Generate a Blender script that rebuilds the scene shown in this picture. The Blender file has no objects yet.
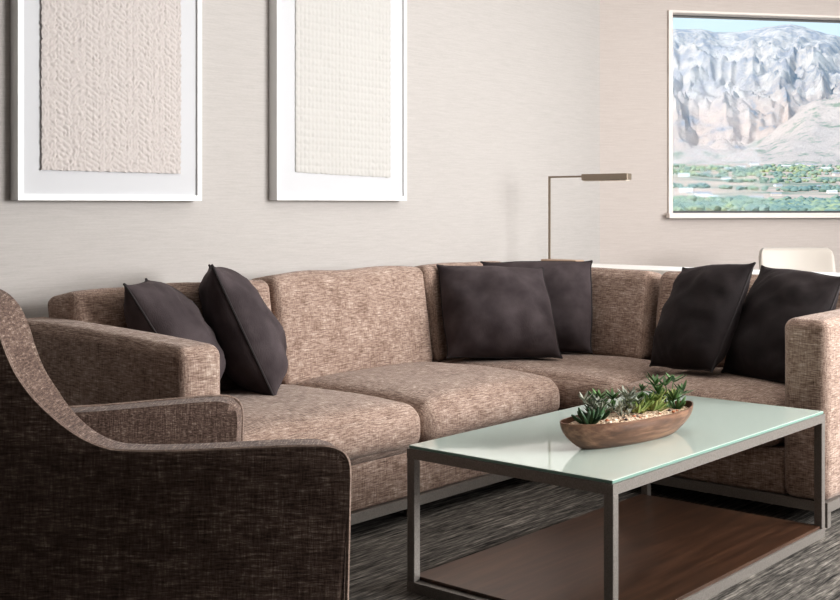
import bpy, bmesh, math, random
from mathutils import Vector, Matrix, noise
C = bpy.context.scene.collection
sc = bpy.context.scene
rnd = random.Random(7)
PI = math.pi

# ------------------------------------------------------------------ camera frame (survey of the room)
H = 1.1; F = 1192.0; CX = 420.0; HZ = 205.0; TH = math.radians(40.8)
FW = Vector((math.cos(TH), math.sin(TH), 0)); RT = Vector((math.sin(TH), -math.cos(TH), 0))
def ray(px, py): return FW + RT * ((px-CX)/F) + Vector((0, 0, (HZ-py)/F))
def atdep(px, py, d): return Vector((0, 0, H)) + ray(px, py)*d
def atz(px, py, z): r = ray(px, py); return Vector((0, 0, H)) + r*((z-H)/r.z)

# ------------------------------------------------------------------ materials
def lin(c):
    return tuple((v/255/12.92 if v/255 <= .04045 else ((v/255+.055)/1.055)**2.4) for v in c) + (1,)
def newmat(name, rough=.6, color=(200, 200, 200), metal=0, spec=.5):
    m = bpy.data.materials.new(name); m.use_nodes = True
    b = m.node_tree.nodes['Principled BSDF']
    b.inputs['Base Color'].default_value = lin(color); b.inputs['Roughness'].default_value = rough
    b.inputs['Metallic'].default_value = metal; b.inputs['Specular IOR Level'].default_value = spec
    return m, m.node_tree.nodes, m.node_tree.links, b
def coords(N, L, scale, kind='Object', rot=(0, 0, 0)):
    t = N.new('ShaderNodeTexCoord'); mp = N.new('ShaderNodeMapping')
    mp.inputs['Scale'].default_value = scale; mp.inputs['Rotation'].default_value = rot
    L.new(t.outputs[kind], mp.inputs['Vector']); return mp.outputs['Vector']
def ntex(N, L, vec, scale=1, detail=2, rough=.5):
    n = N.new('ShaderNodeTexNoise'); n.inputs['Scale'].default_value = scale
    n.inputs['Detail'].default_value = detail; n.inputs['Roughness'].default_value = rough
    L.new(vec, n.inputs['Vector']); return n.outputs['Fac']
def math_(N, L, op, a, b=None):
    m = N.new('ShaderNodeMath'); m.operation = op
    for i, v in enumerate((a, b)):
        if v is None: continue
        if isinstance(v, (int, float)): m.inputs[i].default_value = v
        else: L.new(v, m.inputs[i])
    return m.outputs[0]
def ramp(N, L, fac, stops):
    r = N.new('ShaderNodeValToRGB'); e = r.color_ramp.elements
    e[0].position, e[0].color = stops[0][0], lin(stops[0][1]); e[1].position, e[1].color = stops[-1][0], lin(stops[-1][1])
    for p, c in stops[1:-1]:
        x = e.new(p); x.color = lin(c)
    L.new(fac, r.inputs['Fac']); return r.outputs['Color']
def bump(N, L, b, h, strength, dist=.002):
    n = N.new('ShaderNodeBump'); n.inputs['Strength'].default_value = strength; n.inputs['Distance'].default_value = dist
    L.new(h, n.inputs['Height']); L.new(n.outputs['Normal'], b.inputs['Normal'])

def tweed(name, stops):
    m, N, L, b = newmat(name, .92, spec=.15)
    tc = N.new('ShaderNodeTexCoord'); sp = N.new('ShaderNodeSeparateXYZ'); L.new(tc.outputs['Normal'], sp.inputs[0])
    v = None
    for k, s in enumerate(((30, 240, 240), (240, 30, 240), (240, 240, 30))):
        f = ntex(N, L, coords(N, L, s), 1, 3, .65)
        f = math_(N, L, 'MULTIPLY', math_(N, L, 'MULTIPLY', math_(N, L, 'SUBTRACT', f, .5), .6 if k == 2 else 1.1), math_(N, L, 'SUBTRACT', 1, math_(N, L, 'POWER', math_(N, L, 'ABSOLUTE', sp.outputs[k]), 2)))
        v = f if v is None else math_(N, L, 'ADD', v, f)
    v = math_(N, L, 'ADD', v, math_(N, L, 'MULTIPLY', ntex(N, L, coords(N, L, (14, 14, 14)), 1, 3), .3))
    v = math_(N, L, 'MULTIPLY', math_(N, L, 'SUBTRACT', v, .15), .95)
    v = math_(N, L, 'ADD', v, .5)
    L.new(ramp(N, L, v, stops), b.inputs['Base Color'])
    bump(N, L, b, v, .5, .004)
    b.inputs['Sheen Weight'].default_value = .15; b.inputs['Sheen Roughness'].default_value = .5
    return m
M = {}
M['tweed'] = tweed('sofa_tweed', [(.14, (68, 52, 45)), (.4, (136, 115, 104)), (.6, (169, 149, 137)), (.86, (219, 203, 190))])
M['shaded_chair_tweed'] = tweed('shaded_chair_tweed', [(.14, (46, 35, 31)), (.4, (92, 76, 69)), (.6, (122, 104, 95)), (.86, (190, 174, 162))])  # the sofa's fabric in darker tones, painting in the chair's shade
M['piping'] = tweed('piping_tweed', [(.12, (84, 68, 60)), (.9, (180, 160, 148))])

def velvet(nm, c0, c1):
    m, N, L, b = newmat(nm, .85, (46, 41, 43), spec=.2)
    a = ntex(N, L, coords(N, L, (9, 9, 9)), 1, 3)
    f = ntex(N, L, coords(N, L, (420, 420, 60)), 1, 1)
    L.new(ramp(N, L, a, [(.3, c0), (.7, c1)]), b.inputs['Base Color'])
    bump(N, L, b, math_(N, L, 'ADD', f, math_(N, L, 'MULTIPLY', a, 2)), .25, .004)
    b.inputs['Sheen Weight'].default_value = .12; b.inputs['Sheen Roughness'].default_value = .4
    b.inputs['Sheen Tint'].default_value = lin((190, 175, 175))
    return m
M['velvet'] = velvet('pillow_velvet', (56, 49, 51), (82, 74, 76))
M['shaded_velvet'] = velvet('shaded_pillow_velvet', (34, 30, 31), (52, 46, 47))  # same velvet, darkened for the pillows turned away from the light
M['velvet_piping'] = newmat('velvet_piping', .85, (46, 41, 42))[0]

def metal():
    m, N, L, b = newmat('brushed_nickel', .48, (132, 126, 120), .5)
    f = ntex(N, L, coords(N, L, (260, 260, 260)), 1, 2)
    L.new(ramp(N, L, f, [(.3, (126, 120, 115)), (.7, (142, 137, 132))]), b.inputs['Base Color'])
    return m
M['metal'] = metal()
M['lamp_metal'] = newmat('lamp_bronze', .42, (150, 138, 124), .6)[0]
M['lamp_base'] = newmat('lamp_base_taupe', .5, (172, 148, 130))[0]
M['diffuser'] = newmat('lamp_diffuser', .5, (250, 240, 225))[0]
def wood(name, c0, c1, c2, rough, scale, spec=.5, coat=0):
    m, N, L, b = newmat(name, rough, spec=spec)
    f = ntex(N, L, coords(N, L, scale), 1, 6, .62)
    g = ntex(N, L, coords(N, L, (2.2, 2.2, 2.2)), 1, 2)
    v = math_(N, L, 'ADD', math_(N, L, 'MULTIPLY', f, .75), math_(N, L, 'MULTIPLY', g, .25))
    L.new(ramp(N, L, v, [(.3, c0), (.5, c1), (.72, c2)]), b.inputs['Base Color'])
    bump(N, L, b, f, .06, .001)
    b.inputs['Coat Weight'].default_value = coat; b.inputs['Coat Roughness'].default_value = .25
    return m
M['shelf_wood'] = wood('shelf_walnut', (42, 27, 19), (68, 46, 33), (94, 66, 49), .3, (3, 40, 40), .6, .6)
M['bowl_wood'] = wood('bowl_acacia', (56, 36, 27), (106, 74, 57), (166, 128, 104), .42, (6, 46, 46))
def backglass():
    m, N, L, b = newmat('painted_glass', .05, (206, 219, 211), spec=.6)
    b.inputs['Coat Weight'].default_value = .5; b.inputs['Coat Roughness'].default_value = .03
    return m
M['glass_top'] = backglass()
M['glass_edge'] = newmat('green_glass_edge', .3, (124, 156, 145))[0]
def wallmat(name, c0, c1, ang=0):
    m, N, L, b = newmat(name, .9, spec=.15)
    a = ntex(N, L, coords(N, L, (9, 9, 260), rot=(0, 0, ang)), 1, 3, .6)
    c = ntex(N, L, coords(N, L, (90, 90, 420), rot=(0, 0, ang)), 1, 1)
    v = math_(N, L, 'ADD', math_(N, L, 'MULTIPLY', a, .7), math_(N, L, 'MULTIPLY', c, .3))
    L.new(ramp(N, L, v, [(.32, c0), (.68, c1)]), b.inputs['Base Color'])
    bump(N, L, b, v, .12, .002)
    return m
M['wall'] = wallmat('grasscloth_wall', (178, 174, 171), (189, 185, 182))
M['plain_wall'] = newmat('plain_wall', .9, (58, 55, 54))[0]
M['ceiling'] = newmat('ceiling_paint', .9, (235, 232, 228))[0]
M['white'] = newmat('white_lacquer', .4, (244, 243, 240))[0]
M['frame_white'] = newmat('frame_white', .35, (232, 232, 232))[0]
M['mat_board'] = newmat('mat_board', .9, (200, 201, 204))[0]
M['paper_loops'] = newmat('paper_blush', .95, (194, 187, 184))[0]
M['paper_grid'] = newmat('paper_ivory', .95, (192, 190, 187))[0]
M['trim'] = newmat('window_trim', .5, (226, 218, 212))[0]
M['chair_white'] = newmat('chair_shell_white', .5, (190, 183, 175))[0]
M['gasket_and_shade'] = newmat('window_gasket_and_shade', .5, (70, 70, 72))[0]
def carpet():
    m, N, L, b = newmat('striated_carpet', .97, spec=.1)
    a = ntex(N, L, coords(N, L, (4, 62, 1)), 1, 3, .65)
    c = ntex(N, L, coords(N, L, (18, 170, 1)), 1, 2, .6)
    v = math_(N, L, 'ADD', math_(N, L, 'MULTIPLY', a, .6), math_(N, L, 'MULTIPLY', c, .4))
    L.new(ramp(N, L, v, [(.36, (40, 39, 38)), (.46, (80, 77, 74)), (.55, (110, 106, 101)), (.68, (164, 158, 151))]), b.inputs['Base Color'])
    bump(N, L, b, v, .5, .006)
    return m
M['carpet'] = carpet()
def pane():
    m = bpy.data.materials.new('clear_pane'); m.use_nodes = True
    N, L = m.node_tree.nodes, m.node_tree.links; N.clear()
    o = N.new('ShaderNodeOutputMaterial'); mx = N.new('ShaderNodeMixShader'); t = N.new('ShaderNodeBsdfTransparent'); g = N.new('ShaderNodeBsdfGlossy')
    g.inputs['Roughness'].default_value = .0; fr = N.new('ShaderNodeFresnel'); fr.inputs['IOR'].default_value = 1.12
    t.inputs['Color'].default_value = (.97, .99, 1, 1)
    L.new(fr.outputs[0], mx.inputs[0]); L.new(t.outputs[0], mx.inputs[1]); L.new(g.outputs[0], mx.inputs[2]); L.new(mx.outputs[0], o.inputs[0])
    return m
M['pane'] = pane()

# ------------------------------------------------------------------ object helpers
def tag(o, label=None, cat=None, group=None, kind=None):
    for k, v in (('label', label), ('category', cat), ('group', group), ('kind', kind)):
        if v: o[k] = v
    return o
def thing(name, label, cat, loc=(0, 0, 0), rotz=0, group=None):
    o = bpy.data.objects.new(name, None); C.objects.link(o)
    o.location = loc; o.rotation_euler = (0, 0, rotz); o.empty_display_size = .1
    return tag(o, label, cat, group)
def rootm(o):
    if o is None: return Matrix()
    m = Matrix.Translation(o.location) @ o.rotation_euler.to_matrix().to_4x4()
    return (rootm(o.parent) @ m) if o.parent else m
def obj(name, bm, mat, parent=None, local=False, smooth=True, label=None, kind=None):
    """links bm (world coordinates unless local) as one mesh object"""
    if parent is not None and not local: bm.transform(rootm(parent).inverted())
    bmesh.ops.recalc_face_normals(bm, faces=bm.faces)
    me = bpy.data.meshes.new(name); bm.to_mesh(me); bm.free()
    for p in me.polygons: p.use_smooth = smooth
    o = bpy.data.objects.new(name, me); C.objects.link(o)
    for m in (mat if isinstance(mat, (list, tuple)) else [mat]): me.materials.append(m)
    if parent is not None: o.parent = parent
    if smooth and hasattr(me, 'set_sharp_from_angle'): me.set_sharp_from_angle(angle=math.radians(50))
    return tag(o, label, kind=kind)
def B(): return bmesh.new()
def box(bm, x0, x1, y0, y1, z0, z1, bev=0, seg=2):
    vs = [bm.verts.new((x, y, z)) for x in (x0, x1) for y in (y0, y1) for z in (z0, z1)]
    fs = [bm.faces.new([vs[i] for i in q]) for q in ((0, 1, 3, 2), (4, 6, 7, 5), (0, 4, 5, 1), (2, 3, 7, 6), (0, 2, 6, 4), (1, 5, 7, 3))]
    if bev:
        es = {e for f in fs for e in f.edges}
        bmesh.ops.bevel(bm, geom=list(es), offset=bev, segments=seg, affect='EDGES', profile=.5)
    return bm
def grid_box(ns, fn):
    """closed box of grids, ns params per axis; fn maps (u,v,w in -1..1) to a point"""
    bm = B()
    us, vs_, ws = ns
    def face(a, b, make):
        g = [[bm.verts.new(fn(*make(p, q))) for q in b] for p in a]
        for i in range(len(a)-1):
            for j in range(len(b)-1): bm.faces.new((g[i][j], g[i+1][j], g[i+1][j+1], g[i][j+1]))
    for s in (-1, 1):
        face(us, vs_, lambda p, q: (p, q, s)); face(us, ws, lambda p, q: (p, s, q)); face(vs_, ws, lambda p, q: (s, p, q))
    bmesh.ops.remove_doubles(bm, verts=bm.verts, dist=1e-5)
    return bm
def cl(n, half, r):
    """params -1..1, dense in the rounded corners"""
    k = 6; e = min(r/half, .9)
    a = [-1 + e*(1-math.cos(PI/2*i/k)) for i in range(k)]
    mid = [-1+e + (2-2*e)*i/n for i in range(n+1)]
    return a + mid + [-x for x in reversed(a)]
def softbox(cx, cy, cz, sx, sy, sz, r, bulge=(0, 0, 0), n=14, lump=.004, seed=0, shear=None):
    hx, hy, hz = sx/2, sy/2, sz/2
    def fn(u, v, w):
        p = Vector((u*hx, v*hy, w*hz))
        q = Vector((max(-hx+r, min(hx-r, p.x)), max(-hy+r, min(hy-r, p.y)), max(-hz+r, min(hz-r, p.z))))
        d = p-q
        if d.length > 1e-9: p = q + d.normalized()*r
        bx, by, bz = bulge
        p.x += u*bx*(1-v*v)*(1-w*w) ; p.y += v*by*(1-u*u)*(1-w*w); p.z += w*bz*(1-u**4)*(1-v**4)
        nn = noise.noise(p*4.5 + Vector((seed*3.1, seed, 0)))
        p += Vector((0, 0, 1))*nn*lump + Vector((0, 1, 0))*noise.noise(p*5+Vector((9, seed, 4)))*lump
        if shear: p = shear(p)
        return Vector((cx, cy, cz)) + p
    return grid_box((cl(n, hx, r), cl(n, hy, r), cl(n, hz, r)), fn)
def tube(bm, pts, r, closed=False, k=8):
    pts = [Vector(p) for p in pts]; rings = []; n = len(pts); up = None
    for i, p in enumerate(pts):
        a = pts[(i-1) % n] if (closed or i) else p; b = pts[(i+1) % n] if (closed or i < n-1) else p
        t = (b-a).normalized()
        if up is None: up = t.orthogonal().normalized()
        up = (up - t*up.dot(t)).normalized(); sd = t.cross(up)
        rr = r[i] if isinstance(r, (list, tuple)) else r
        rings.append([bm.verts.new(p + (up*math.cos(2*PI*j/k)+sd*math.sin(2*PI*j/k))*rr) for j in range(k)])
    for i in range(n if closed else n-1):
        a, b = rings[i], rings[(i+1) % n]
        for j in range(k): bm.faces.new((a[j], a[(j+1) % k], b[(j+1) % k], b[j]))
    if not closed:
        bm.faces.new(rings[0]); bm.faces.new(list(reversed(rings[-1])))
    return bm

# ------------------------------------------------------------------ room shell
YW = 3.75                                  # picture wall
K = Vector((5.95, YW, 0))                  # corner
WD = Vector((math.cos(math.radians(-37.6)), math.sin(math.radians(-37.6)), 0))   # along the window wall
WN = Vector((-WD.y, WD.x, 0))              # outwards
if WN.dot(FW) < 0: WN = -WN
CEIL = 2.75
def atwall(px, py, off=0):
    r = ray(px, py); o = Vector((0, 0, H)); t = ((K + WN*off - o).dot(WN))/r.dot(WN); return o + r*t
def wl(s, d, z): return K + WD*s + WN*d + Vector((0, 0, z))     # wall coordinates: along, outwards, up
def wbox(bm, s0, s1, d0, d1, z0, z1):
    vs = [bm.verts.new(wl(s, d, z)) for s in (s0, s1) for d in (d0, d1) for z in (z0, z1)]
    for q in ((0, 1, 3, 2), (4, 6, 7, 5), (0, 4, 5, 1), (2, 3, 7, 6), (0, 2, 6, 4), (1, 5, 7, 3)): bm.faces.new([vs[i] for i in q])
def sof(px): return (atwall(px, HZ)-K).dot(WD)
s_l = sof(672); s_o = sof(668)
z_t = atwall(674.5, 12.5).z; z_b = atwall(674.5, 213).z
s_r = s_l + 1.9
R2 = K + WD*3.6
ob = obj('floor', box(B(), -2.6, 10, -2.6, 6, -.1, 0), M['carpet'], kind='structure', smooth=False)
obj('wall_back', box(B(), -2.6, K.x, YW, YW+.15, 0, CEIL), M['wall'], kind='structure', smooth=False)
bm = B()
wbox(bm, 0, s_l, 0, .18, 0, CEIL); wbox(bm, s_r, 3.6, 0, .18, 0, CEIL)
wbox(bm, s_l, s_r, 0, .18, 0, z_b); wbox(bm, s_l, s_r, 0, .18, z_t, CEIL)
o = obj('wall_right', bm, wallmat('grasscloth_window_wall', (190, 181, 176), (201, 193, 188)), kind='structure', smooth=False)
obj('wall_left', box(B(), -2.6, -2.45, -2.6, YW, 0, CEIL), M['plain_wall'], kind='structure', smooth=False)
obj('wall_rear', box(B(), -2.45, R2.x, -2.6, -2.45, 0, CEIL), M['plain_wall'], kind='structure', smooth=False)
obj('wall_side', box(B(), R2.x, R2.x+.15, -2.6, R2.y+.1, 0, CEIL), M['plain_wall'], kind='structure', smooth=False)
bm = B(); lo = [(-2.6, -2.6), (R2.x+.1, -2.6), (R2.x+.1, R2.y+.05), (K.x, YW+.1), (-2.6, YW+.1)]
a = [bm.verts.new((*p, CEIL)) for p in lo]; b = [bm.verts.new((*p, CEIL+.1)) for p in lo]; bm.faces.new(a); bm.faces.new(b)
for i in range(5): bm.faces.new((a[i], a[(i+1) % 5], b[(i+1) % 5], b[i]))
obj('ceiling', bm, M['ceiling'], kind='structure', smooth=False)
win = bpy.data.objects.new('window_1', None); C.objects.link(win); tag(win, kind='structure'); win.location = wl(s_l, 0, z_b)
bm = B(); t = .012
jw = s_l - s_o
wbox(bm, s_o, s_l, -.012, .0, z_b, z_t); wbox(bm, s_o, s_r+jw, -.012, 0, z_t, z_t+.012)
wbox(bm, s_l-.001, s_l+.002, 0, .10, z_b, z_t); wbox(bm, s_r, s_r+jw, -.015, .15, z_b, z_t)
wbox(bm, s_l, s_r, 0, .10, z_t-.002, z_t)
obj('window_frame', bm, M['trim'], win, smooth=False)
bm = B(); wbox(bm, s_o-.012, s_r+jw+.01, -.05, .07, z_b-.03, z_b)
obj('window_sill', bm, M['trim'], win, smooth=False)
bm = B(); wbox(bm, s_l, s_r, .07, .10, z_b, z_b+.012); wbox(bm, s_l, s_r, .07, .10, z_t-.004, z_t-.002)  # lower strip is the gasket; upper dark strip paints the head's shadow line
obj('window_gasket_and_shade', bm, M['gasket_and_shade'], win, smooth=False)
bm = B(); vs = [bm.verts.new(wl(s, .085, z)) for s, z in ((s_l, z_b), (s_r, z_b), (s_r, z_t), (s_l, z_t))]; bm.faces.new(vs)
obj('window_pane', bm, M['pane'], win, smooth=False)

# ------------------------------------------------------------------ sectional sofa
YF, XF = 2.725, 3.975          # front line of the long run, front line of the short run
XL, YE = 2.11, 1.595           # outer faces of the arms
YB, XB = 3.66, 4.92            # rear faces
SEAT = .405; BASE0 = .085; BASE1 = .245
sofa = thing('sectional_sofa', 'L-shaped brown tweed sectional sofa on low metal rail against the picture wall', 'sofa', (3.2, 3.2, 0))
T = M['tweed']
# bases
obj('base', box(B(), XL+.16, XB, YF+.01, YB, BASE0, BASE1, .012), T, sofa)
obj('base', box(B(), XF+.01, XB, YE+.16, YF+.008, BASE0, BASE1, .012), T, sofa)
# plinth rail in brushed metal, running below the fronts
bm = B()
box(bm, XL+.005, XF+.01, YF, YF+.03, .05, BASE0); box(bm, XF, XF+.03, YE+.005, YF, .05, BASE0)
box(bm, XL+.005, XL+.035, YF+.03, YB-.02, .05, BASE0); box(bm, XF+.03, XB-.02, YE+.005, YE+.035, .05, BASE0)
rail = obj('rail', bm, M['metal'], sofa, smooth=False, label='brushed metal rail')
for x, y in ((XL+.02, YF+.015), (XF+.015, YE+.02), (3.17, YF+.06), (XB-.06, YE+.06), (XL+.02, YB-.05), (XB-.06, YB-.06), (XF+.05, YF+.05)):
    obj('foot', box(B(), x-.015, x+.015, y-.015, y+.015, 0, .052), M['metal'], sofa, smooth=False)
# arms
def arm_shape(x0, x1, y0, y1, z1, r, seed, slope=0):
    sh = (lambda p: Vector((p.x, p.y, p.z + (slope*(p.y) if p.z > 0 else 0)))) if slope else None
    return softbox((x0+x1)/2, (y0+y1)/2, (BASE0+z1)/2, x1-x0, y1-y0, z1-BASE0, r, (.004, .004, .008), 10, .003, seed, sh)
obj('arm', arm_shape(XL, XL+.16, YF-.01, YB, .705, .035, 1, .03), T, sofa)
obj('arm', arm_shape(XF-.01, XB, YE, YE+.165, .705, .035, 2), T, sofa)
# backs (upholstered frames behind the loose cushions)
obj('back', box(B(), XL+.16, XB, YB-.12, YB, BASE1, .66, .02, 3), T, sofa)
obj('back', box(B(), XB-.12, XB, YE+.165, YB-.122, BASE1, .66, .02, 3), T, sofa)
# seat cushions
def seat(x0, x1, y0, y1, seed, crown=.036):
    return softbox((x0+x1)/2, (y0+y1)/2, (BASE1+SEAT)/2, x1-x0-.006, y1-y0-.006, SEAT-BASE1-.002, .06, (.012, .018, crown), 16, .006, seed,
        lambda p: Vector((p.x, p.y, p.z)))
obj('seat_cushion', seat(XL+.165, 3.165, YF-.03, 3.45, 1), T, sofa)
obj('seat_cushion', seat(3.165, 4.025, YF-.03, 3.45, 2), T, sofa)
obj('seat_cushion', seat(4.03, XB-.2, 2.46, 3.45, 3, .02), T, sofa)
obj('seat_cushion', seat(XF-.03, XB-.2, YE+.17, 2.455, 4, .022), T, sofa)
# back cushions: leaning boxes
def back_x(x0, x1, seed, top=.81):
    h = top - SEAT + .02; lean = .07
    return softbox((x0+x1)/2, 3.475, SEAT-.01+h/2, x1-x0-.012, .18, h, .032, (.004, .026, .008), 14, .007, seed,
        lambda p: Vector((p.x, p.y + lean*(p.z/h+.5), p.z - .05*max(0, p.y/.18+.25)*max(0, p.z/h+.1))))
def back_y(y0, y1, seed, top=.79):
    h = top - SEAT + .02; lean = .07
    return softbox(4.755, (y0+y1)/2, SEAT-.01+h/2, .17, y1-y0-.012, h, .04, (.026, .004, .006), 14, .007, seed,
        lambda p: Vector((p.x + lean*(p.z/h+.5), p.y, p.z - .05*max(0, p.x/.18+.25)*max(0, p.z/h+.1))))
obj('back_cushion', back_x(2.235, 3.13, 5, .797), T, sofa)
obj('back_cushion', back_x(3.13, 4.04, 6, .815), T, sofa)
obj('back_cushion', back_x(4.04, 4.66, 7, .815), T, sofa)
obj('back_cushion', back_y(2.715, 3.38, 8), T, sofa)
obj('back_cushion', back_y(YE+.1, 2.69, 9), T, sofa)

# ------------------------------------------------------------------ throw pillows
def pillow(label, corners, th, seed, group=None, puff=.045):
    BL, BR, TR, TL = [Vector(c) for c in corners]
    nrm = ((BR-BL)+(TR-TL)).cross((TL-BL)+(TR-BR)).normalized()
    ctr = (BL+BR+TR+TL)/4
    def pos(u, v):
        cc = .05
        e = lambda x, k: -.055*(1-x**8) + puff*(1-x*x) + .012*noise.noise(Vector((x*2.2, k, seed*1.7)))*(1-x**4)
        uu = u*(1+e(v, math.copysign(3, u))); vv = v*(1+e(u, math.copysign(7, v)))
        a, b = (uu+1)/2, (vv+1)/2
        return BL*(1-a)*(1-b)+BR*a*(1-b)+TR*a*b+TL*(1-a)*b
    n = 36; ps = [math.sin(PI/2*(-1+2*i/n)) for i in range(n+1)]
    bm = B(); grids = []
    for s in (1, -1):
        g = []
        for u in ps:
            row = []
            for v in ps:
                pr = max(0, (1-abs(u)**2.4)*(1-abs(v)**2.4))**.52
                p = pos(u, v)
                w = -.02*abs(noise.noise(Vector((seed*3+s, math.atan2(v-math.copysign(1, v), u-math.copysign(1, u))*6, 0))))*(abs(u)*abs(v))**.7 + noise.noise(p*11+Vector((seed*5, s*7, 0)))*.017 + noise.noise(Vector((u*2.5+seed, v*9*(.4+abs(u)), s*3)))*.006
                sag = 1 - .12*v
                row.append(bm.verts.new(p + nrm*s*(th*pr*sag) + nrm*w*min(1, pr*1.6)))
            g.append(row)
        for i in range(n):
            for j in range(n): bm.faces.new((g[i][j], g[i+1][j], g[i+1][j+1], g[i][j+1]))
    bmesh.ops.remove_doubles(bm, verts=bm.verts, dist=1e-5)
    base = Vector((ctr.x, ctr.y, min(c.z for c in (BL, BR, TR, TL))))
    root = thing('throw_pillow', label, 'pillow', base, 0, group)
    obj('cover', bm, M['shaded_velvet' if 'black' in label else 'velvet'], root)
    edge = [pos(u, -1) for u in ps] + [pos(1, v) for v in ps[1:]] + [pos(u, 1) for u in reversed(ps[:-1])] + [pos(-1, v) for v in reversed(ps[1:-1])]
    obj('piping', tube(B(), edge, .0045, True, 6), M['velvet_piping'], root)
    return root
G = 'dark throw pillows on the sofa'
D = atdep
w2 = Vector((.655, .755, 0))
bn = atz(275, 400, .425)
tn = atdep(212, 265, 4.10)
pillow('dark velvet pillow standing edge-on with its seam towards us, by the left sofa arm',
       [bn, bn+w2*.44, tn+w2*.40+Vector((-.02, .01, -.02)), tn], .12, 1, G, .0)
pillow('dark velvet pillow half hidden behind the left sofa arm, only its two upper corners showing',
       [(2.47, 3.07, .44), (2.76, 3.34, .44), tuple(D(146, 279, 4.25)), tuple(D(124, 284, 3.92))], .125, 2, G, -.01)
pillow('dark square pillow facing us in the sofa corner, in front of another pillow',
       [D(447, 358, 5.2), D(562, 358, 5.2), D(543, 268, 5.42), D(437, 265, 5.36)], .125, 3, G)
pillow('dark pillow deep in the sofa corner, tucked behind the square front pillow',
       [D(490, 351, 5.5), D(592, 353, 5.38), D(592, 261, 5.52), D(481, 262, 5.66)], .095, 4, G)
pillow('black pillow leaning on the short side of the sofa, its upper right corner pointing up',
       [D(650, 366, 4.98), D(712, 372, 4.64), D(755, 263, 4.76), D(683, 268, 5.1)], .105, 5, G)
pillow('black pillow wedged against the right sofa arm, partly cut off by that arm',
       [D(722, 372, 4.8), D(800, 386, 4.42), D(845, 277, 4.56), D(762, 266, 4.93)], .1, 6, G)

# ------------------------------------------------------------------ armchair in the foreground (local x = facing, y = away)
ADEP = 2.62
axis = Vector((-.36, ADEP+.36))
o_w = RT*axis.x + FW*axis.y
chair = thing('armchair', 'brown tweed armchair with sweeping curved arm, seen from behind beside the sofa', 'armchair', (o_w.x, o_w.y, 0), math.atan2(RT.y, RT.x))
def prof(px, py): return ((px-CX)/F*ADEP - axis.x, H-(py-HZ)/F*ADEP)
top = [(-72, 300), (-55, 292), (-38, 292), (-24, 300), (-12, 315), (-3, 334), (5, 355), (15, 376), (31, 398), (54, 420), (79, 438), (105, 449), (130, 452), (180, 452), (250, 449), (310, 447), (330, 448), (343, 453), (349, 463), (350, 480)]
bot = [(347, 610), (340, 642), (150, 642), (-60, 642), (-85, 600), (-90, 450), (-84, 320)]
def spline(pts, k=4):
    out = []; n = len(pts)
    for i in range(n-1):
        p0 = Vector(pts[max(i-1, 0)]); p1 = Vector(pts[i]); p2 = Vector(pts[i+1]); p3 = Vector(pts[min(i+2, n-1)])
        for j in range(k):
            t = j/k; out.append(.5*((2*p1)+(-p0+p2)*t+(2*p0-5*p1+4*p2-p3)*t*t+(-p0+3*p1-3*p2+p3)*t**3))
    out.append(Vector(pts[-1])); return out
outline_top = [prof(*p) for p in spline(top)]
outline = outline_top + [prof(*p) for p in bot]
def side_panel(flip):
    bm = B()
    y0 = axis.y*-1 + ADEP              # near outer face in local coordinates (= -.36)
    def place(x, z, y):
        x -= .3*(y-y0)*max(0, min(1, (x+.25)/.4))
        x += .3*(y-y0)*max(0, min(1, (z-.56)/.12)) if x < -.2 else 0
        if not flip: return Vector((x, y, z))
        ang = math.radians(17)         # the far arm splays outwards
        xx, yy = x-.206, -(y-y0)       # hinge at the front
        q = Vector((xx*math.cos(ang)-yy*math.sin(ang), xx*math.sin(ang)+yy*math.cos(ang)))
        return Vector((-.138+q.x, .359+q.y, z))
    def thick(z): return .09 + .03*max(0, min(1, (z-.56)/.3))
    a = [bm.verts.new(place(x, z, y0)) for x, z in outline]
    b = [bm.verts.new(place(x, z, y0+thick(z))) for x, z in outline]
    n = len(outline)
    fa = bm.faces.new(a); fb = bm.faces.new(list(reversed(b)))
    side = [bm.faces.new((a[i], b[i], b[(i+1) % n], a[(i+1) % n])) for i in range(n)]
    ed = list(fa.edges) + list(fb.edges)
    bmesh.ops.bevel(bm, geom=ed, offset=.022, segments=5, affect='EDGES', profile=.5)
    pipe = [place(x, z, y0+.004) for x, z in outline_top] + [place(*prof(347, 610), y0+.004)]
    return bm, pipe, place
Tc = M['shaded_chair_tweed']
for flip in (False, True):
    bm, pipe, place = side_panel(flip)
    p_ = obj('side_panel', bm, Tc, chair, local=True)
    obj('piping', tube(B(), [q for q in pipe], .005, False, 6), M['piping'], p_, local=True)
# backrest between the panels, seat and legs
bm = softbox(-.76, -.02, .55, .13, .5, .66, .05, (.03, .0, .01), 10, .004, 3, lambda p: Vector((p.x-.16*(p.z/.66), p.y, p.z)))
obj('backrest', bm, Tc, chair, local=True)
bm = softbox(-.22, .0, .34, .76, .5, .19, .05, (.01, .0, .02), 12, .004, 4)
obj('seat', bm, Tc, chair, local=True)
for x, y in ((.15, -.30), (-.40, -.30), (-.02, .28), (-.46, .18)):
    bm = B(); box(bm, x-.02, x+.02, y-.02, y+.02, 0, .17, .004)
    obj('leg', bm, M['metal'], chair, local=True)

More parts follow.
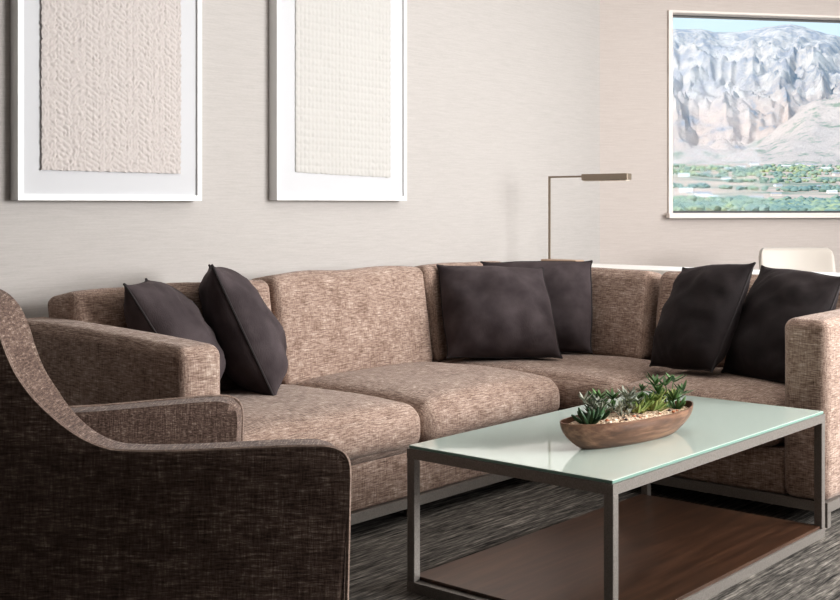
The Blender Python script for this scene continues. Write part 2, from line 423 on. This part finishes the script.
# ------------------------------------------------------------------ coffee table
TX0, TX1, TY0, TY1 = 2.545, 3.871, 1.566, 2.246; b_ = .027; TZ = .407
table = thing('coffee_table', 'rectangular coffee table with pale glass top, metal frame and wooden lower shelf', 'table', ((TX0+TX1)/2, (TY0+TY1)/2, 0))
for x in (TX0, TX1-b_):
    for y in (TY0, TY1-b_):
        obj('leg', box(B(), x, x+b_, y, y+b_, 0.03, TZ-b_, .0015, 1), M['metal'], table, smooth=False)
def ring(z0, z1):
    bm = B()
    o = [(TX0, TY0), (TX1, TY0), (TX1, TY1), (TX0, TY1)]; i = [(TX0+b_, TY0+b_), (TX1-b_, TY0+b_), (TX1-b_, TY1-b_), (TX0+b_, TY1-b_)]
    for k in range(4):
        l = (k+1) % 4
        q = [o[k], o[l], i[l], i[k]]
        lo = [bm.verts.new((*p, z0)) for p in q]; hi = [bm.verts.new((*p, z1)) for p in q]
        bm.faces.new(lo); bm.faces.new(hi)
        for m in range(4): bm.faces.new((lo[m], lo[(m+1) % 4], hi[(m+1) % 4], hi[m]))
    return bm
obj('top_frame', ring(TZ-b_, TZ), M['metal'], table, smooth=False)
obj('bottom_frame', ring(0, .03), M['metal'], table, smooth=False)
bm = box(B(), TX0+.004, TX1-.004, TY0+.004, TY1-.004, TZ+.0005, TZ+.0095, .0012, 1)
g = obj('glass_top', bm, [M['glass_top'], M['glass_edge']], table, smooth=False)
for p in g.data.polygons:
    if abs(p.normal.z) < .3: p.material_index = 1
obj('shelf', box(B(), TX0+b_+.001, TX1-b_-.001, TY0+.006, TY1-.002, .0302, .040, .001, 1), M['shelf_wood'], table, smooth=False)

# ------------------------------------------------------------------ succulent bowl
ZT = TZ+.0095
lt, rt = atz(562, 428, .487), atz(690, 405, .487)
bc = (lt+rt)/2; ax = (rt-lt); LH = ax.length/2; ax.z = 0; ax.normalize(); ay = Vector((-ax.y, ax.x, 0))
planter = thing('succulent_planter', 'boat-shaped wooden bowl of small succulents on the glass coffee table', 'planter', (bc.x, bc.y, ZT), math.atan2(ax.y, ax.x))
WB = .092; HB = .078
bm = B(); nr_, na_ = 14, 72
def ring_pts(t, inset, zoff):
    q = math.sin(PI/2*t)
    Lx = LH*(.70+.30*q**.9)-inset; Wy = WB*(.50+.50*q**.85)-inset; out = []
    for k in range(na_):
        a = 2*PI*k/na_; c = math.cos(a); sx_ = math.copysign(abs(c)**.85, c)
        y = math.copysign(Wy*max(0, 1-abs(sx_)**2.4)**.66, math.sin(a)) if abs(math.sin(a)) > 1e-6 else 0
        z = zoff + (HB-zoff)*t + (.006*sx_**4 + .0025*noise.noise(Vector((sx_*2.2, math.sin(a)*1.2, 1))))*t*t
        out.append(bm.verts.new((sx_*Lx, y, z)))
    return out
rings_ = [ring_pts(k/nr_, 0, .0) for k in range(nr_+1)] + [ring_pts(1-k/nr_, .005, .010) for k in range(nr_+1)]
for a, b in zip(rings_, rings_[1:]):
    for k in range(na_): bm.faces.new((a[k], a[(k+1) % na_], b[(k+1) % na_], b[k]))
bm.faces.new(rings_[0]); bm.faces.new(rings_[-1])
obj('bowl', bm, M['bowl_wood'], planter, local=True)
def gravelmat():
    m, N, L, b = newmat('tan_gravel', .95)
    v = N.new('ShaderNodeTexVoronoi'); v.inputs['Scale'].default_value = 190; L.new(coords(N, L, (1, 1, 1)), v.inputs['Vector'])
    sp = N.new('ShaderNodeSeparateColor'); L.new(v.outputs['Color'], sp.inputs[0])
    L.new(ramp(N, L, sp.outputs[0], [(.1, (120, 88, 66)), (.4, (196, 168, 142)), (.9, (232, 212, 190))]), b.inputs['Base Color'])
    bump(N, L, b, v.outputs['Distance'], .8, .006); return m
bm = B(); g = []
for i in range(31):
    s = -math.cos(PI*i/30)*.965; row = []
    for k in range(11):
        c = -1+2*k/10; w = max(.001, WB*max(0, 1-abs(s)**2.6)**.6-.012)
        row.append(bm.verts.new((s*(LH-.012), c*w, HB-.012 + .010*(1-c*c)*(1-s**4) + .003*noise.noise(Vector((s*9, c*5, 2))))))
    g.append(row)
for i in range(30):
    for k in range(10): bm.faces.new((g[i][k], g[i+1][k], g[i+1][k+1], g[i][k+1]))
obj('gravel', bm, gravelmat(), planter, local=True, kind='stuff')
def leafmat(name, a, b_):
    m, N, L, b = newmat(name, .5)
    L.new(ramp(N, L, ntex(N, L, coords(N, L, (30, 30, 30)), 1, 2), [(.3, a), (.7, b_)]), b.inputs['Base Color'])
    b.inputs['Subsurface Weight'].default_value = .0; return m
LM = {'dark': leafmat('leaf_dark', (48, 82, 48), (100, 134, 80)), 'grey': leafmat('leaf_grey', (112, 120, 110), (172, 176, 160)),
      'lime': leafmat('leaf_lime', (96, 124, 66), (172, 184, 118)), 'deep': leafmat('leaf_deep', (28, 56, 38), (62, 98, 58))}
def leaf(bm, p, d, ln, w, curl, kind):
    d = d.normalized(); n = 6
    sd = d.cross(Vector((0, 0, 1)));  sd = sd.normalized() if sd.length > .05 else Vector((1, 0, 0))
    pts = []; q = Vector(p)
    for i in range(n+1):
        t = i/n; pts.append(q.copy()); q = q + (d + Vector((0, 0, curl*t))).normalized()*ln/n
    if kind == 'finger':
        tube(bm, pts, [w*(.75+.45*math.sin(PI*min(1, .15+.8*i/n)))*(1 if i < n else .45) for i in range(n+1)], False, 7)
    else:
        rows = []
        for i, c in enumerate(pts):
            t = i/n; ww = w*(math.sin(PI*min(1, t*.86+.14)))**.8 + .0004
            if i == n: ww = .0006
            up = sd.cross(d).normalized()
            rows.append([bm.verts.new(c+sd*ww+up*ww*.25), bm.verts.new(c-up*ww*.35), bm.verts.new(c-sd*ww+up*ww*.25), bm.verts.new(c+up*ww*.28)])
        for i in range(n):
            for k in range(4): bm.faces.new((rows[i][k], rows[i+1][k], rows[i+1][(k+1) % 4], rows[i][(k+1) % 4]))
def succulent(x, y, kind, size, nl, mat, label, seed):
    r = random.Random(seed); bm = B(); z0 = HB-.008
    if kind == 'stems':
        for k in range(nl):
            a = r.uniform(0, 2*PI); tl = r.uniform(.3, 1) ; top = Vector((x+math.cos(a)*size*.7*tl, y+math.sin(a)*size*.4*tl, z0+size*r.uniform(.2, .66)))
            tube(bm, [Vector((x, y, z0-.004)), (Vector((x, y, z0))+top)/2+Vector((0, 0, .004)), top], [.0022, .0018, .0013], False, 5)
            for j in range(9):
                e = 2*PI*j/9+r.random(); up = r.uniform(.1, 1.1)
                leaf(bm, top-Vector((0, 0, .002*(j % 4))), Vector((math.cos(e), math.sin(e), up)), size*r.uniform(.26, .42), size*.04, .3, 'flat')
    else:
        for k in range(nl):
            a = 2*PI*k*.382 + r.uniform(-.2, .2); t = k/nl
            up = .25+1.5*t + r.uniform(-.1, .2)
            leaf(bm, Vector((x+math.cos(a)*.006, y+math.sin(a)*.006, z0-.002+.006*t)), Vector((math.cos(a), math.sin(a), up)), size*r.uniform(.75, 1.05), size*(.085 if kind == 'finger' else .13), .5 if kind == 'finger' else .2, kind)
    obj('succulent', bm, LM[mat], planter, local=True, label=label)
u = LH
succulent(-.66*u, -.012, 'finger', .058, 11, 'deep', 'dark green finger-leaved succulent', 1)
succulent(-.44*u, .018, 'finger', .056, 10, 'deep', 'dark green finger-leaved succulent', 2)
succulent(-.40*u, .032, 'stems', .092, 7, 'grey', 'grey-green trailing succulent', 3)
succulent(-.2*u, .04, 'stems', .095, 8, 'dark', 'green spiky succulent', 4)
succulent(-.12*u, .0, 'stems', .068, 6, 'grey', 'grey-green trailing succulent', 5)
succulent(.1*u, .036, 'stems', .09, 7, 'grey', 'grey-green trailing succulent', 6)
succulent(.14*u, .006, 'flat', .056, 16, 'lime', 'light green rosette succulent', 7)
succulent(.36*u, .0, 'flat', .062, 18, 'lime', 'light green rosette succulent', 8)
succulent(.4*u, .04, 'stems', .085, 7, 'dark', 'green spiky succulent', 9)
succulent(.58*u, .006, 'stems', .085, 8, 'lime', 'light green tall-leaved succulent', 10)
succulent(.74*u, .02, 'stems', .12, 6, 'dark', 'green spiky succulent', 11)
succulent(.68*u, -.016, 'finger', .045, 9, 'dark', 'green finger-leaved succulent', 12)
stone_m = [newmat('stone_rust', .8, (168, 108, 80))[0], newmat('stone_dark', .6, (66, 56, 54))[0], newmat('stone_cream', .8, (226, 208, 188))[0]]
for k in range(16):
    r = random.Random(40+k); bm = B(); bmesh.ops.create_icosphere(bm, subdivisions=2, radius=1)
    sx = r.uniform(.004, .0085); x = r.uniform(-.5, .62)*u; y = r.uniform(-.052, -.012)
    for v in bm.verts:
        p = v.co*(1+.25*noise.noise(v.co*1.5+Vector((k, 0, 0)))); v.co = Vector((x+p.x*sx, y+p.y*sx*.8, HB-.004+p.z*sx*.6))
    obj('stone', bm, stone_m[k % 3], planter, local=True)

# ------------------------------------------------------------------ pictures
def picture(name, label, px0, px1, pxa, pxb, ya, yb, kind, panel_label):
    yf = YW-.05
    def X(px, y=yf): r = ray(px, HZ); return r.x*y/r.y
    x0, x1 = X(px0), X(px1); z0 = 1.1 + (HZ-200.5)/F*(yf/ray((px0+px1)/2, HZ).y); z1 = z0+1.16; fw = .021
    root = thing(name, label, 'picture', ((x0+x1)/2, YW, z0))
    bm = B()
    for q in ((x0, x0+fw, z0, z1), (x1-fw, x1, z0, z1), (x0+fw, x1-fw, z0, z0+fw), (x0+fw, x1-fw, z1-fw, z1)):
        box(bm, q[0], q[1], yf, YW-.001, q[2], q[3])
    obj('frame', bm, M['frame_white'], root, smooth=False)
    ym = yf+.009
    obj('mat_board', box(B(), x0+fw, x1-fw, ym, ym+.008, z0+fw, z1-fw), M['mat_board'], root, smooth=False)
    a0, a1 = X(pxa, ym), X(pxb, ym); b0 = 1.1+(HZ-(ya+yb)/2)/F*(ym/ray((pxa+pxb)/2, HZ).y); b1 = z1-fw-(b0-z0-fw)
    nx = 190 if kind == 'loops' else 150; nz = int(nx*(b1-b0)/(a1-a0)); bm = B(); g = []
    tilt = (yb-ya)/F*5*.5
    for i in range(nx+1):
        row = []
        for k in range(nz+1):
            uu = i/nx; ww = k/nz; x = a0+(a1-a0)*uu; z = b0+(b1-b0)*ww
            if kind == 'loops':   # rows of small quilled curls in vertical strips
                c = (x-a0)/.058; ci = math.floor(c); fx = c-ci; sgn = 1 if ci % 2 else -1
                ph = z/.021 + sgn*fx*1.5 + .5*noise.noise(Vector((x*14, z*14, 0)))
                h = abs(math.sin(ph*PI))**.6*.003 + .002*abs(math.sin(c*PI*2+noise.noise(Vector((x*6, z*40, 2)))*1.6))**.5 + .0055*abs(noise.noise(Vector((x*75, z*60, 1))))
            else:
                h = (abs(math.sin(PI*(x-a0)/.0235))**.5)*(abs(math.sin(PI*(z-b0)/.031))**.5)*.0034+.0015*noise.noise(Vector((x*60, z*60, 3)))
            e = .003*noise.noise(Vector((x*45+z*60, z*45, 7)))
            if i in (0, nx): x += e*(1.4 if kind == 'loops' else .6)
            if k in (0, nz): z += e
            z -= tilt*(uu-.5)*(1-ww)*2
            row.append(bm.verts.new((x, ym-.004-h, z)))
        g.append(row)
    for i in range(nx):
        for k in range(nz): bm.faces.new((g[i][k], g[i+1][k], g[i+1][k+1], g[i][k+1]))
    rim = [r[0] for r in g] + g[-1][1:] + [r[-1] for r in reversed(g[:-1])] + list(reversed(g[0][1:-1]))
    back = [bm.verts.new((v.co.x, ym-.0005, v.co.z)) for v in rim]
    for i in range(len(rim)):
        j = (i+1) % len(rim); bm.faces.new((rim[i], rim[j], back[j], back[i]))
    obj('paper_relief', bm, M['paper_loops' if kind == 'loops' else 'paper_grid'], root, label=panel_label)
picture('framed_art', 'white shadow-box frame holding blush paper relief of small curls', 18, 202, 40.5, 179.5, 171.5, 172, 'loops', 'blush paper with curled relief')
picture('framed_art', 'white shadow-box frame holding ivory paper relief of a square woven grid', 277, 407, 295, 389.5, 173.5, 176.5, 'grid', 'ivory paper with square grid relief')

# ------------------------------------------------------------------ console, lamp, white chair
CZ = .795
DX0, DX1, DY0, DY1 = 4.965, 5.30, 1.1, 3.56
desk = thing('console_table', 'white console table standing behind the short side of the sofa', 'table', ((DX0+DX1)/2, (DY0+DY1)/2, 0))
obj('tabletop', box(B(), DX0, DX1, DY0, DY1, CZ-.04, CZ, .003, 2), M['white'], desk, smooth=False)
for x in (DX0+.01, DX1-.06):
    for y in (DY0+.01, DY1-.06): obj('leg', box(B(), x, x+.05, y, y+.05, 0, CZ-.04, .003, 1), M['white'], desk, smooth=False)
obj('apron', box(B(), DX0+.03, DX1-.03, DY0+.065, DY1-.065, CZ-.1, CZ-.0405), M['white'], desk, smooth=False)
def atx(px, py, X): r = ray(px, py); return Vector((0, 0, H)) + r*(X/r.x)
LX = 5.10
pl = atx(549.5, 205, LX)
zt = H + (HZ-177)/F*(pl.dot(FW))
lamp = thing('table_lamp', 'slim bronze right-angle desk lamp with bar head standing on the console', 'lamp', (LX, pl.y, CZ))
y_r = atx(629.5, 205, LX).y; y_m = atx(583.5, 205, LX).y; yb0 = atx(545, 205, LX).y; yb1 = atx(580, 205, LX).y
obj('base', box(B(), LX-.04, LX+.04, yb1, yb0, CZ, CZ+.026, .004, 2), M['lamp_base'], lamp, smooth=False, label='flat taupe base')
obj('pole', box(B(), LX-.0045, LX+.0045, pl.y-.0045, pl.y+.0045, CZ+.026, zt+.004), M['lamp_metal'], lamp, smooth=False)
obj('arm', box(B(), LX-.0045, LX+.0045, y_m, pl.y-.0045, zt-.005, zt+.004), M['lamp_metal'], lamp, smooth=False)
hd = obj('head', box(B(), LX-.022, LX+.022, y_r, y_m, zt-.021, zt+.011, .003, 2), M['lamp_metal'], lamp, smooth=False)
obj('diffuser', box(B(), LX-.017, LX+.017, y_r+.01, y_m-.01, zt-.0245, zt-.0212), M['diffuser'], hd, smooth=False)

cdep = 6.35
cc = RT*((798-CX)/F*cdep) + FW*cdep
side = thing('desk_chair', 'white rounded-back chair standing beyond the console under the window', 'chair', (cc.x, cc.y, 0), math.atan2(RT.y, RT.x))
hw = 38/F*cdep; ztop = H-(248-HZ)/F*cdep
# local x = right in view, y = away ; the shell back stands farthest, seat towards the console
bm = softbox(0, .0, (ztop+.48)/2, hw*2, .05, ztop-.48, .024, (0, 0, 0), 14, 0, 0, None)
for v in bm.verts:     # round the shell's upper corners and curve it
    zz = (v.co.z-.48)/(ztop-.48)
    if zz > .6:
        k = (zz-.6)/.4; lim = hw - hw*.16*(k**6); v.co.x = max(-lim, min(lim, v.co.x))
    v.co.y += -1.0*v.co.x**2 + .10*(zz-.2)
obj('backrest', bm, M['chair_white'], side, local=True)
obj('seat', softbox(0, -.20, .455, .44, .42, .06, .025, (0, 0, .008), 10, 0), M['chair_white'], side, local=True)
for x in (-1, 1):
    for y in (-.36, -.03): obj('leg', tube(B(), [(x*.20, y+(.03 if y > -.1 else -.02), 0), (x*.17, y, .43)], [.009, .012]), M['metal'], side, local=True)

# ------------------------------------------------------------------ the valley and mountains outside
def outmat(name, stops, sx, kind='noise'):
    m, N, L, b = newmat(name, 1, spec=0)
    v = ntex(N, L, coords(N, L, sx), 1, 8, .65)
    L.new(ramp(N, L, v, stops), b.inputs['Base Color']); return m, N, L, b
def interp(x, tab):
    if x <= tab[0][0]: return tab[0][1]
    for (a, b), (c, d) in zip(tab, tab[1:]):
        if x <= c: return b + (d-b)*(x-a)/(c-a)
    return tab[-1][1]
def fbm(p, o=6): return noise.fractal(p, 1.0, 2.0, o)
def ridged(p): return noise.ridged_multi_fractal(p, 1.0, 2.0, 6, 1.0, 2.0)
def terrain(name, label, r0, r1, nr, na, hfun, mat, px0=330, px1=1400):
    bm = B(); g = []
    for i in range(na+1):
        px = px0+(px1-px0)*i/na; d = ray(px, HZ); row = []
        for k in range(nr+1):
            t = k/nr; r = r0*(r1/r0)**t; p = d*r
            row.append(bm.verts.new((p.x, p.y, hfun(px, r, p))))
        g.append(row)
    for i in range(na):
        for k in range(nr): bm.faces.new((g[i][k], g[i+1][k], g[i+1][k+1], g[i][k+1]))
    o = obj(name, bm, mat, kind='structure'); return o
def pxh(y, r): return H + (HZ-y)/F*r           # height that shows at image row y from distance r
sky_line = [(520, 40), (600, 34), (675, 28), (700, 29), (715, 33), (740, 32), (765, 27), (790, 24), (805, 28), (825, 34), (845, 38), (920, 60), (1100, 80)]
def h_valley(px, r, p):
    t = max(0, min(1, (r-450)/(2600-450)))
    if r < 450: return pxh(226, 450) - (450-r)*.09
    return pxh(226 - 62*t**.8, r) + 2.2*noise.noise(p*.01)
def h_mount(px, r, p):
    t = max(0, min(1, (r-2900)/(5600-2900)))
    ys = interp(px, sky_line)
    y = 166 + (ys-166)*(t**.85)
    hgt = pxh(y, r)
    w = math.sin(PI*min(1, t*1.0))**.7 * .9
    rd = ridged(Vector((p.x*.0011, p.y*.0011, 3.3)))-1.1
    return hgt + w*(rd*120 + (ridged(Vector((p.x*.0042, p.y*.0042, 7)))-1.1)*55 + fbm(p*.012, 4)*18 + (ridged(Vector((px*.028 + .5*fbm(p*.002), r*.0007, 4)))-1.1)*60) - (0 if t < 1 else (r-5600)*.8) + (1-abs(t-1)*8 if t > .9 else 0)*fbm(p*.003)*10
foot_line = [(520, 150), (660, 150), (690, 146), (740, 148), (771, 134), (800, 108), (815, 99), (845, 93), (900, 80), (1100, 84)]
def h_foot(px, r, p):
    t = (r-2500)/(3300-2500); y = interp(px, foot_line)
    k = math.sin(PI/2*max(0, min(1, t)))**1.2 if t <= 1 else max(-2, 1-(t-1)*1.5)
    return pxh(168 + (y-168)*k, r) + 26*(ridged(Vector((p.x*.003, p.y*.003, 1)))-1.1)*max(0, math.sin(PI*max(0, min(1, t*.9)))) - 6
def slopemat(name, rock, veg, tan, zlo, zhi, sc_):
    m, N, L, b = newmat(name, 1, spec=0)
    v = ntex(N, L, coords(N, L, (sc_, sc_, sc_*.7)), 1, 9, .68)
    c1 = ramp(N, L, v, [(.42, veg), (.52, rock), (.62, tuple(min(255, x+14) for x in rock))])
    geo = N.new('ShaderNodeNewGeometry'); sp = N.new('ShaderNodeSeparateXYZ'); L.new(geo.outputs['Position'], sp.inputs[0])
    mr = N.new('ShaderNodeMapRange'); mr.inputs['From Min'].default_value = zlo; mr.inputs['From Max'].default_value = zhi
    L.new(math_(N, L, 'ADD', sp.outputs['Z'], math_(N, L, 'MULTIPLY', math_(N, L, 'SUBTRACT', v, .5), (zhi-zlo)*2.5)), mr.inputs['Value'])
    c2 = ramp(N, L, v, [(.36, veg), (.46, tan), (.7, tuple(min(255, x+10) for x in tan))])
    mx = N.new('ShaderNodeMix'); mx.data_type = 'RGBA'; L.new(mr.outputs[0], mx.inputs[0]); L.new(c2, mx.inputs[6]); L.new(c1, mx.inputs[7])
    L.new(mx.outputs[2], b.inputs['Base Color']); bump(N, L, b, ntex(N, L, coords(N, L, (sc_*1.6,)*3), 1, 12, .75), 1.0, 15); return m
terrain('mountain', '', 2900, 6200, 230, 600, h_mount, slopemat('hazed_mountain_rock', (226, 216, 208), (196, 194, 197), (232, 210, 196), 250, 430, .016))  # pale rock colours carry the distance haze
terrain('foothill', '', 2500, 3900, 60, 300, h_foot, slopemat('hazed_foothill_grass', (236, 216, 200), (182, 188, 166), (240, 220, 206), 600, 900, .02))  # haze painted in here too, as paler slope colours
vm, N, L, b = outmat('valley_ground', [(.36, (134, 152, 134)), (.43, (186, 180, 160)), (.49, (220, 194, 174)), (.7, (230, 206, 190))], (.009, .009, .009))
terrain('field', '', 60, 2700, 150, 220, h_valley, vm)
spots = [(686, 192, 1.6), (694, 196, 1.8), (703, 197, 2.0), (712, 199, 1.6), (756, 200, 1.8), (776, 196, 1.3), (684, 177, 1.4), (706, 175, 1.2), (726, 180, 1.2), (786, 168, 1.2), (800, 166, 1.1), (812, 167, 1.2), (826, 170, 1.2),
         (838, 176, 1.3), (742, 168, 1.0), (728, 170, 1.0), (754, 165, 1.0), (818, 188, 1.2), (832, 193, 1.2), (684, 204, 1.5), (700, 206, 1.6), (720, 205, 1.2), (778, 186, 1.0), (806, 180, 1.0)]
places = []
for px, py, q in spots:
    best = min((abs(h_valley(px, d_, ray(px, HZ)*d_)-pxh(py, d_)), d_) for d_ in range(480, 2600, 20))[1]
    w = ray(px, HZ)*best; places.append((w.x, w.y, h_valley(px, best, w), best/1000*q*2.0))
# tree cover of the valley: nobody could count it
canopy_m, N, L, b = outmat('hazed_tree_cover', [(.35, (136, 158, 152)), (.5, (158, 174, 156)), (.66, (192, 198, 150))], (.02, .02, .02))  # greens paled to paint aerial haze over the trees
bm = B(); r = random.Random(5)
for k in range(7500):
    px = r.uniform(520, 1100); t = r.random(); dist = 520*(2500/520)**t
    d = ray(px, HZ)*dist; 
    dens = noise.noise(Vector((d.x*.0045, d.y*.0045, 9))) + (.28 if t < .5 or t > .86 else -.22)
    if dens < -.05: continue
    if any((d.x-h[0])**2+(d.y-h[1])**2 < (h[3]*2.3+8)**2 for h in places): continue
    z = h_valley(px, dist, d); rr = r.uniform(1.6, 2.8)*(1+1.0*t)
    mt = Matrix.Translation((d.x, d.y, z+rr*.5)) @ Matrix.Diagonal((rr*1.2, rr*1.2, rr*.85, 1))
    bmesh.ops.create_icosphere(bm, subdivisions=1, radius=1, matrix=mt)
for v in bm.verts: v.co += Vector((noise.noise(v.co*.31), noise.noise(v.co*.37+Vector((5, 0, 0))), noise.noise(v.co*.29)))*1.5
o = obj('woodland', bm, canopy_m); tag(o, 'green tree cover spread across the valley beyond the window', 'trees', kind='stuff')
house_m = [newmat('house_white', .9, (246, 244, 242))[0], newmat('house_cream', .9, (236, 224, 212))[0], newmat('house_roof', .9, (196, 190, 190))[0]]
for k, (hx, hy, z, q) in enumerate(places):
    w = Vector((hx, hy, 0)); l = q*1.6; hh = q*.7
    bm = B(); box(bm, -l, l, -q, q, -1, hh)
    v = [bm.verts.new(p) for p in ((-l*1.05, -q*1.1, hh), (l*1.05, -q*1.1, hh), (l*1.05, q*1.1, hh), (-l*1.05, q*1.1, hh), (-l*1.05, 0, hh*1.55), (l*1.05, 0, hh*1.55))]
    fs = [bm.faces.new([v[i] for i in f]) for f in ((0, 1, 5, 4), (2, 3, 4, 5), (0, 4, 3), (1, 2, 5))]
    for f in fs: f.material_index = 1
    o = obj('house', bm, [house_m[k % 2], house_m[2] if k % 3 else house_m[0]], local=True, smooth=False)
    o.location = (w.x, w.y, z); o.rotation_euler = (0, 0, TH-PI/2+rnd.uniform(-.3, .3))
    tag(o, 'tiny pale house among the trees of the valley outside the window', 'house', 'houses in the valley')

# ------------------------------------------------------------------ light
w = bpy.data.worlds.new('sky'); sc.world = w; w.use_nodes = True
N, L = w.node_tree.nodes, w.node_tree.links
bg = N['Background']; tc = N.new('ShaderNodeTexCoord'); sp = N.new('ShaderNodeSeparateXYZ'); L.new(tc.outputs['Generated'], sp.inputs[0])
L.new(ramp(N, L, sp.outputs['Z'], [(0, (230, 241, 247)), (.2, (206, 231, 246)), (.7, (130, 180, 226))]), bg.inputs['Color'])
bg.inputs['Strength'].default_value = 1.0
def light(name, kind, loc, energy, color=(1, 1, 1), aim=None, size=None, **kw):
    d = bpy.data.lights.new(name, kind); d.energy = energy; d.color = color
    if size: d.shape = 'RECTANGLE'; d.size, d.size_y = size
    for k, v in kw.items(): setattr(d, k, v)
    o = bpy.data.objects.new(name, d); C.objects.link(o); o.location = loc
    if aim is not None: o.rotation_euler = (Vector(aim)-Vector(loc)).to_track_quat('-Z', 'Y').to_euler()
    return o
sd = FW*.5 + RT*.85 + Vector((0, 0, -.8))
s = light('sun', 'SUN', (0, 0, 50), 3.0, (1, .95, .9), tuple(Vector((0, 0, 50))+sd), angle=.02)
key = FW*2.9 + RT*4.5 + Vector((0, 0, 1.75))
light('window_light', 'AREA', key, 335, (1, .99, .98), (key - RT*3 + Vector((0, 0, -.75))), (2.6, 1.7))
light('ceiling_fill', 'AREA', (3.9, 1.9, CEIL-.03), 15, (1, .97, .94), (3.9, 1.9, 0), (2.4, 1.6))  # unseen fill lamp added to lift the room, no fixture modelled
light('corner_fill', 'AREA', (6.4, 1.6, CEIL-.03), 17, (1, .95, .92), (6.0, 2.6, 0), (1.4, 1.0))  # unseen fill lamp added to brighten the window corner

# ------------------------------------------------------------------ camera
cam = bpy.data.cameras.new('camera'); co = bpy.data.objects.new('camera', cam); C.objects.link(co)
co.location = (0, 0, H); co.rotation_euler = (PI/2, 0, TH-PI/2)
cam.sensor_width = 36; cam.lens = F/840*36; cam.shift_y = -(300-HZ)/840; cam.clip_start = .05; cam.clip_end = 30000
sc.camera = co
sc.view_settings.view_transform = 'Standard'; sc.view_settings.look = 'Medium High Contrast'
sc.view_settings.exposure = 0
